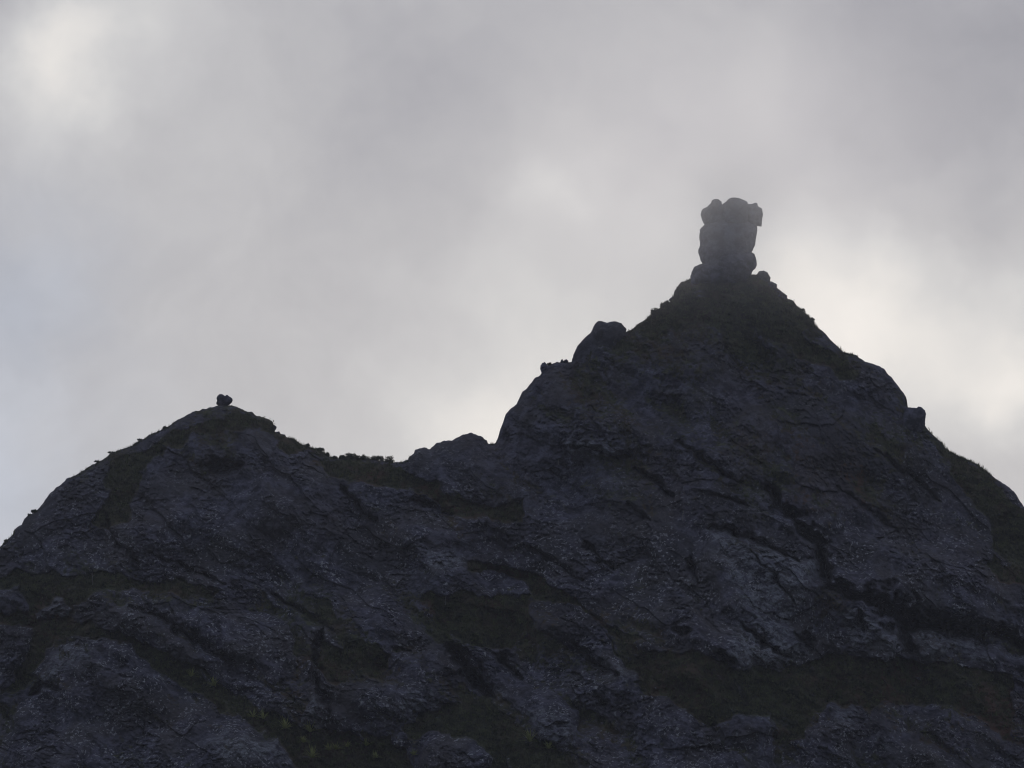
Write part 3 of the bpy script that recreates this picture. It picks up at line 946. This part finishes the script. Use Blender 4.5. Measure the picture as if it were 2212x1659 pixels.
boulder([(3618, 1640), (3628, 1628), (3650, 1631), (3666, 1632), (3674, 1626), (3684, 1627), (3699, 1640), (3702, 1648), (3704, 1657), (3701, 1680), (3700, 1702),
         (3690, 1730), (3640, 1750), (3600, 1700)],
        "squared block jutting from the right edge of the highest peak", 4.2, -2.5, 19, 3.4, 0.05, "crag", "crag")
boulder([(875, 1624), (866, 1617), (866, 1609), (868, 1603), (866, 1592), (870, 1583), (877, 1577), (884, 1576), (891, 1577), (898, 1582), (902, 1583), (905, 1579),
         (912, 1581), (919, 1586), (928, 1592), (931, 1600), (928, 1610), (922, 1617), (915, 1619), (912, 1624)],
        "lone notched boulder perched on top of the left peak", 1.5, 0.2, 20, 2.4, 0.06)
boulder([(1085, 1695), (1097, 1700), (1105, 1706), (1107, 1711), (1102, 1720), (1096, 1728), (1080, 1730), (1076, 1708)],
        "uppermost stone sticking out from the right side of the left peak", 1.0, -0.3, 21)
boulder([(1092, 1730), (1100, 1727), (1118, 1726), (1122, 1735), (1118, 1744), (1096, 1746)],
        "middle stone of three stepping down the left peak's right side", 0.9, -0.3, 22)
boulder([(1117, 1742), (1126, 1737), (1140, 1739), (1145, 1748), (1140, 1758), (1118, 1757)],
        "lowest stone of three stepping down the left peak's right side", 0.9, -0.3, 23)


# ------------------------------------------------------------------ plants
rnd = random.Random(11)
nrs = np.random.RandomState(5)


def tube(V, F, p0, p1, r0, r1, n=6):
    p0, p1 = np.array(p0, float), np.array(p1, float)
    d = p1 - p0
    d /= np.linalg.norm(d) + 1e-9
    a = np.cross(d, [0.3, 0.9, 0.2])
    a /= np.linalg.norm(a)
    b = np.cross(d, a)
    s = len(V)
    for p, r in ((p0, r0), (p1, r1)):
        for k in range(n):
            t = 2 * math.pi * k / n
            V.append(p + r * (a * math.cos(t) + b * math.sin(t)))
    for k in range(n):
        F.append((s + k, s + (k + 1) % n, s + n + (k + 1) % n, s + n + k))


def leaves(centres, radii, count, size, flat=0.75):
    """leaf-sized quads spread through the volume of several clumps"""
    V, F = [], []
    tot_ = sum(r ** 2 for r in radii)
    for c, r in zip(centres, radii):
        n = max(8, int(count * r * r / tot_))
        d = nrs.normal(size=(n, 3))
        d /= np.linalg.norm(d, axis=1)[:, None]
        rad = r * nrs.rand(n) ** 0.45
        p = np.array(c) + d * rad[:, None] * [1, 1, flat]
        for q in p:
            a = nrs.normal(size=3)
            a /= np.linalg.norm(a)
            b = np.cross(a, nrs.normal(size=3))
            b /= np.linalg.norm(b) + 1e-9
            L = size * (0.6 + 0.9 * nrs.rand())
            w = L * 0.42
            s = len(V)
            V += [q - a * L / 2, q + b * w / 2, q + a * L / 2, q - b * w / 2]
            F.append((s, s + 1, s + 2, s + 3))
    return V, F


def shrub(u4, v4, w, h, label, lean=0.0, dense=1.0, name="shrub", dy=0.0, nclump=6, group=None):
    """w, h in metres; foot at (u4, v4) of the photograph on the crest"""
    h, w = h * (0.37 if u4 > 1000 else 0.3), w * 0.6
    base, _ = on_face(u4 / 4, v4 / 4)
    Yb = min(base[1], crest_Y(u4)) + dy
    base = at(u4 / 4, v4 / 4, Yb)
    root = tag(empty(name, base), label, "tree" if "tree" in name else "shrub", group)
    V, F = [], []
    tips = []
    for k in range(nclump):
        x = (k + 0.5) / nclump - 0.5
        tip = np.array([x * w * 0.8 + lean * h + rnd.uniform(-.1, .1) * w, rnd.uniform(-.3, .3) * w * 0.6, h * (0.74 - 0.6 * abs(x)) + rnd.uniform(-.22, .12) * h])
        midp = tip * np.array([0.4, 0.4, 0.55])
        r = 0.035 * h + 0.02
        tube(V, F, (rnd.uniform(-.05, .05), 0, -0.3), midp, r, r * 0.6)
        tube(V, F, midp, tip, r * 0.6, r * 0.25)
        tips.append(tip)
    link("stem", mesh_np("stem", np.array(V), np.array(F)), M_BARK, root)
    lowc = [t * np.array([1.0, 1.0, 0.45]) for t in tips]
    rad = [0.30 * h * rnd.uniform(0.6, 1.3) + 0.06 * w for _ in tips + lowc]
    Vl, Fl = leaves(tips + lowc, rad, int(700 * dense), 0.30)
    link("crown", mesh_np("crown", np.array(Vl), np.array(Fl), False), M_LEAF, root)
    return root


shrub(2622, 1258, 3.4, 4.6, "rounded dark bush lowest on the summit's left shoulder", 0, 1.2)
shrub(2648, 1232, 2.2, 3.4, "sparse twiggy bush in the middle of three on the summit's left shoulder", 0.1, 0.5)
shrub(2668, 1218, 2.6, 2.6, "dark bush right under the small knob on the summit's left shoulder", 0, 0.8)
shrub(1308, 1824, 1.8, 2.4, "small bush at the left end of the saddle", 0, 0.8)
shrub(1340, 1834, 2.2, 1.6, "lowest flat bush at the saddle's left end beside the taller clump", 0, 0.7)
shrub(1372, 1836, 3.0, 2.6, "left half of the tallest bush clump on the saddle", 0, 1.0)
shrub(1400, 1836, 3.4, 4.4, "tallest round bush on the saddle between the two peaks", 0.05, 1.4, nclump=8)
shrub(1446, 1838, 5.2, 2.4, "low spreading bush right of the tallest one on the saddle", 0, 1.1, nclump=8)
shrub(1508, 1842, 5.6, 2.9, "long flat topped bush left of the wind bent tree on the saddle", 0, 1.2, nclump=8)
shrub(1562, 1852, 3.6, 4.6, "small wind bent tree at the right end of the saddle's bushes", -0.2, 1.0, "bent_tree", nclump=7)
shrub(1228, 1787, 1.4, 2.2, "thin bare twigged shrub on the left peak's right slope above the saddle", 0.15, 0.3)
shrub(1280, 1803, 3.0, 2.0, "tangled low bush on the slope just above the saddle's left end", 0.0, 0.8)
shrub(2198, 1460, 1.5, 1.6, "tiny spiky bush right beside the pointed tooth of rock", 0, 0.5)
shrub(446, 1812, 2.0, 1.2, "windswept sprig leaning out from the left peak's left ridge", -0.8, 0.35)
shrub(392, 1848, 1.6, 1.1, "lowest windswept sprig on the left ridge", -0.9, 0.25)
shrub(560, 1762, 1.8, 1.3, "little bush about half way up the left ridge", -0.2, 0.5)
shrub(660, 1715, 1.8, 1.7, "little bush high on the left ridge below the lone boulder", 0, 0.6)
shrub(140, 2050, 2.2, 2.4, "ragged bush on the steep lower left ridge", -0.3, 0.8)
shrub(120, 2062, 1.6, 1.4, "smaller bush just below the ragged one on the lower left ridge", -0.2, 0.5)
shrub(24, 2166, 1.4, 1.6, "small bush on the ridge at the left edge of the picture", -0.1, 0.5)
shrub(3208, 1243, 1.4, 1.8, "tiny twiggy shrub on the summit's right slope", 0.1, 0.35)
shrub(3246, 1280, 1.8, 1.5, "tuft like bush lower on the summit's right slope", 0.3, 0.5)


def spiky(u4, v4, h, n, label):
    """rosette of long arching blades, foot at (u4, v4)"""
    base, _ = on_face(u4 / 4, v4 / 4)
    base[1] -= 1.0
    base[2] += 0.3
    root = tag(empty("spiky_plant", base), label, "plant", "spiky plants in the gully")
    V, F = [], []
    tube(V, F, (0, 0.9, -1.0), (0.05, -0.1, h * 0.30), 0.09, 0.07)
    link("stem", mesh_np("stem", np.array(V), np.array(F)), M_BARK, root)
    V, F = [], []
    for k in range(n):
        az = rnd.uniform(0, 2 * math.pi)
        el = rnd.uniform(0.35, 1.35)
        L = h * rnd.uniform(0.6, 1.0)
        d = np.array([math.cos(az) * math.cos(el), math.sin(az) * math.cos(el), math.sin(el)])
        side = np.cross(d, [0, 0, 1.0])
        side /= np.linalg.norm(side) + 1e-9
        w = 0.15 * rnd.uniform(0.7, 1.3)
        s = len(V)
        for q in range(4):
            f = q / 3
            p = np.array([0, -0.1, h * 0.25]) + d * L * f + np.array([0, 0, -0.35 * L * f * f * math.cos(el)])
            ww = w * (1 - 0.85 * f)
            V += [p - side * ww, p + side * ww]
        for q in range(3):
            F.append((s + 2 * q, s + 2 * q + 1, s + 2 * q + 3, s + 2 * q + 2))
    link("leaves", mesh_np("leaves", np.array(V), np.array(F), False), M_PALM, root)


SPIKY = [(765, 2728, 2.0, "upper left of two faint spiky plants high in the bottom left gully"), (855, 2765, 2.2, "lower right of two faint spiky plants high in the bottom left gully"),
         (1012, 2890, 2.0, "leftmost spiky plant of the yellow green pair half way down the gully"), (1052, 2898, 2.4, "right one of the yellow green pair half way down the gully"),
         (1142, 2940, 2.8, "spiky plant standing alone above the dark hollow in the bottom gully"), (1238, 2955, 3.0, "largest spiky plant with upright blades in the bottom gully"),
         (1212, 2990, 1.8, "small spiky plant right under the largest one in the gully"), (1246, 3060, 3.0, "yellow green spiky plant cut by the bottom edge below the largest one"),
         (1315, 3022, 1.8, "left one of two pale spiky tufts right of the gully's bottom"), (1342, 3018, 1.8, "right one of two pale spiky tufts right of the gully's bottom"),
         (1388, 3008, 1.6, "fainter spiky tuft further right along the bottom scrub"), (1462, 3004, 1.7, "spiky tuft at the right end of the bottom left scrub"),
         (2118, 2995, 3.2, "tall spiky plant with crossed blades in the bottom centre hollow"), (2192, 3016, 2.0, "small pale spiky plant right of the crossed bladed one"),
         (1655, 3040, 1.6, "spiky tuft on the bottom edge left of the centre hollow"), (1500, 3050, 1.6, "faint spiky tuft near the bottom edge between gully and centre")]
for u4, v4, h, lb in SPIKY:
    spiky(u4, v4, h * 1.25, 34, lb)


def dead_tree(u4, v4, h, lean, label):
    h *= 0.75
    base, _ = on_face(u4 / 4, v4 / 4)
    base[1] -= 0.3
    root = tag(empty("dead_tree", base), label, "dead tree", "bleached dead trees on the face")
    V, F = [], []
    p = np.array([0, 0, -0.5])
    for k in range(4):
        q = np.array([lean * h * (k + 1) / 4 + rnd.uniform(-.08, .08), -0.05 * k, h * (k + 1) / 4])
        tube(V, F, p, q, 0.10 * (1 - k * 0.2), 0.10 * (1 - (k + 1) * 0.2))
        p = q
    link("trunk", mesh_np("trunk", np.array(V), np.array(F)), M_DEAD, root)
    for k in range(2):
        V, F = [], []
        b0 = np.array([lean * h * (0.55 + .2 * k), 0, h * (0.55 + .2 * k)])
        tube(V, F, b0, b0 + np.array([(-1) ** k * h * 0.16, -0.1, h * 0.16]), 0.05, 0.02)
        link("branch", mesh_np("branch", np.array(V), np.array(F)), M_DEAD, root)


dead_tree(370, 2330, 3.0, -0.08, "pale bare trunk standing on the grassy ledge at far left")
dead_tree(1780, 2412, 2.6, 0.05, "left one of two pale bare trunks above the central dark scrub")
dead_tree(1815, 2430, 4.2, 0.0, "right and taller one of two pale bare trunks above the central dark scrub")
dead_tree(2728, 2072, 2.4, 0.12, "short curved pale trunk on the middle of the right face")
dead_tree(2232, 1850, 2.2, 0.0, "thin pale trunk high on the right face below its left cliff")
dead_tree(1255, 2735, 3.0, -0.05, "pale bare trunk beside the vertical crevice at bottom left")

# ------------------------------------------------------------------ tussock grass, one mass nobody could count
def grass_mass(name, pts, h, nb, label):
    n = len(pts)
    B = np.repeat(pts, nb, 0)
    m = len(B)
    B = B + nrs.normal(size=(m, 3)) * [0.22, 0.15, 0.03]
    az = nrs.rand(m) * 2 * np.pi
    hh = h * (0.45 + 0.8 * nrs.rand(m))
    out = hh * (0.25 + 0.5 * nrs.rand(m))
    tip = B + np.stack([np.cos(az) * out, np.sin(az) * out - 0.15 * hh, hh], -1)
    sd_ = np.stack([-np.sin(az), np.cos(az), 0 * az], -1) * (0.045 + 0.05 * nrs.rand(m))[:, None]
    V = np.stack([B - sd_ - [0, 0, 0.15], B + sd_ - [0, 0, 0.15], tip], 1).reshape(-1, 3)
    F = np.arange(3 * m).reshape(-1, 3)
    o = link(name, mesh_np(name, V, F, False), M_GRASS)
    return tag(o, label, "grass", kind="stuff")


vis = (Uc > -20) & (Uc < 1044) & (Vc < 800) & (dn > 2)
prob = np.where(vis, sstep(0.45, 0.9, veg), 0) * (MPX ** 2)
prob[:, 1:] *= np.diff(Uc, axis=1)
prob[1:, :] *= np.diff(Vc, axis=0)
cand = np.nonzero(nrs.rand(*prob.shape) < prob * 3.4)
pts = P_front[cand]
if len(pts) > 42000:
    pts = pts[nrs.permutation(len(pts))[:42000]]
grass_mass("grass", pts, 0.75, 6, "dark tussock grass and low scrub covering the ledges and slopes")
# low bushes that merge into one dark mass
sc = np.nonzero(nrs.rand(*prob.shape) < prob * 0.7)
sp_ = P_front[sc]
if len(sp_) > 6500:
    sp_ = sp_[nrs.permutation(len(sp_))[:6500]]
nb_, nl = len(sp_), 34
rr = 0.35 + 1.0 * nrs.rand(nb_) ** 2.0
dd = nrs.normal(size=(nb_, nl, 3))
dd /= np.linalg.norm(dd, axis=-1)[..., None]
pp = sp_[:, None, :] + dd * (rr[:, None] * nrs.rand(nb_, nl) ** 0.4)[..., None] * [1.2, 1, 0.8] + (rr * 0.35)[:, None, None] * np.array([0, -0.6, 0.8])
a_ = nrs.normal(size=pp.shape)
a_ /= np.linalg.norm(a_, axis=-1)[..., None]
b_ = np.cross(a_, nrs.normal(size=pp.shape))
b_ /= np.linalg.norm(b_, axis=-1)[..., None]
L_ = (0.20 + 0.22 * nrs.rand(nb_, nl))[..., None]
Vs = np.stack([pp - a_ * L_ / 2, pp + b_ * L_ * 0.28, pp + a_ * L_ / 2, pp - b_ * L_ * 0.28], 2).reshape(-1, 3)
tag(link("scrub", mesh_np("scrub", Vs, np.arange(len(Vs)).reshape(-1, 4), False), M_SCRUB), "low dark green scrub merging over the ledges of the face", "scrub", kind="stuff")
# ragged grass along grassy stretches of the crest
segs = [(1150, 1330, 0.9), (1600, 1640, 0.5), (2510, 2610, 0.5), (3190, 3270, 0.9), (3700, 3800, 0.5), (3790, 3960, 1.0), (280, 700, 0.35), (0, 60, 0.6), (1580, 1600, 0.3), (1960, 1985, 0.5), (3340, 3430, 0.4)]
cp = []
for a, b, dens in segs:
    k = int((b - a) / 4 * 3 * dens)
    for q in range(k):
        u = rnd.uniform(a, b) / 4
        p, (i, j) = on_face(u, crest(u) + rnd.uniform(0.3, 2.0))
        cp.append(p)
grass_mass("ridge_grass", np.array(cp), 0.55, 5, "thin ragged grass along the skyline of both peaks")

# ------------------------------------------------------------------ cloud round the summit and thin air
def volume_mat(name):
    m = bpy.data.materials.new(name)
    m.use_nodes = True
    n, l = m.node_tree.nodes, m.node_tree.links
    n.clear()
    out = n.new("ShaderNodeOutputMaterial")
    pv = n.new("ShaderNodeVolumePrincipled")
    l.new(pv.outputs[0], out.inputs["Volume"])
    return m, n, l, pv


cm, n, l, pv = volume_mat("cloud_vapour")
pv.inputs["Color"].default_value = (0.98, 0.98, 1.0, 1)
pv.inputs["Anisotropy"].default_value = 0.68
CLOUD_R = (85, 88, 50)
tcn0 = n.new("ShaderNodeTexCoord")
tcn = n.new("ShaderNodeVectorMath")
tcn.operation = "DIVIDE"
l.new(tcn0.outputs["Object"], tcn.inputs[0])
tcn.inputs[1].default_value = CLOUD_R
ln = n.new("ShaderNodeVectorMath")
ln.operation = "LENGTH"
l.new(tcn.outputs[0], ln.inputs[0])
mr = n.new("ShaderNodeMapRange")
mr.interpolation_type = "SMOOTHSTEP"
mr.inputs["From Min"].default_value = 0.98
mr.inputs["From Max"].default_value = 0.1
l.new(ln.outputs["Value"], mr.inputs["Value"])
nz = n.new("ShaderNodeTexNoise")
nz.inputs["Scale"].default_value = 2.2
nz.inputs["Detail"].default_value = 2
l.new(tcn.outputs[0], nz.inputs["Vector"])
mm = n.new("ShaderNodeMath")
mm.operation = "MULTIPLY"
sq = n.new("ShaderNodeMath")
sq.operation = "POWER"
sq.inputs[1].default_value = 2.0
l.new(mr.outputs["Result"], sq.inputs[0])
l.new(sq.outputs[0], mm.inputs[0])
l.new(nz.outputs["Fac"], mm.inputs[1])
m2 = n.new("ShaderNodeMath")
m2.operation = "MULTIPLY"
m2.inputs[1].default_value = 0.0122
l.new(mm.outputs[0], m2.inputs[0])
l.new(m2.outputs[0], pv.inputs["Density"])
import bmesh
bm = bmesh.new()
bmesh.ops.create_icosphere(bm, subdivisions=4, radius=1.0)
bmesh.ops.scale(bm, vec=CLOUD_R, verts=bm.verts)
me = bpy.data.meshes.new("cloud")
bm.to_mesh(me)
bm.free()
cloud = link("cloud", me, cm)
cloud.location = tuple(at(728, 148, YP - 110))
tag(cloud, "thin grey cloud drifting over the highest summit", "cloud", kind="stuff")

hm, n, l, pv = volume_mat("thin_air")
pv.inputs["Color"].default_value = (0.84, 0.88, 1.0, 1)
pv.inputs["Density"].default_value = 0.000075
pv.inputs["Anisotropy"].default_value = 0.3
bm = bmesh.new()
bmesh.ops.create_cube(bm, size=1.0)
bmesh.ops.scale(bm, vec=(1400, 1500, 450), verts=bm.verts)
me = bpy.data.meshes.new("haze")
bm.to_mesh(me)
bm.free()
haze = link("haze", me, hm)
haze.location = (0, 550, 220)
tag(haze, "thin air between the viewer and the peaks", "haze", kind="stuff")
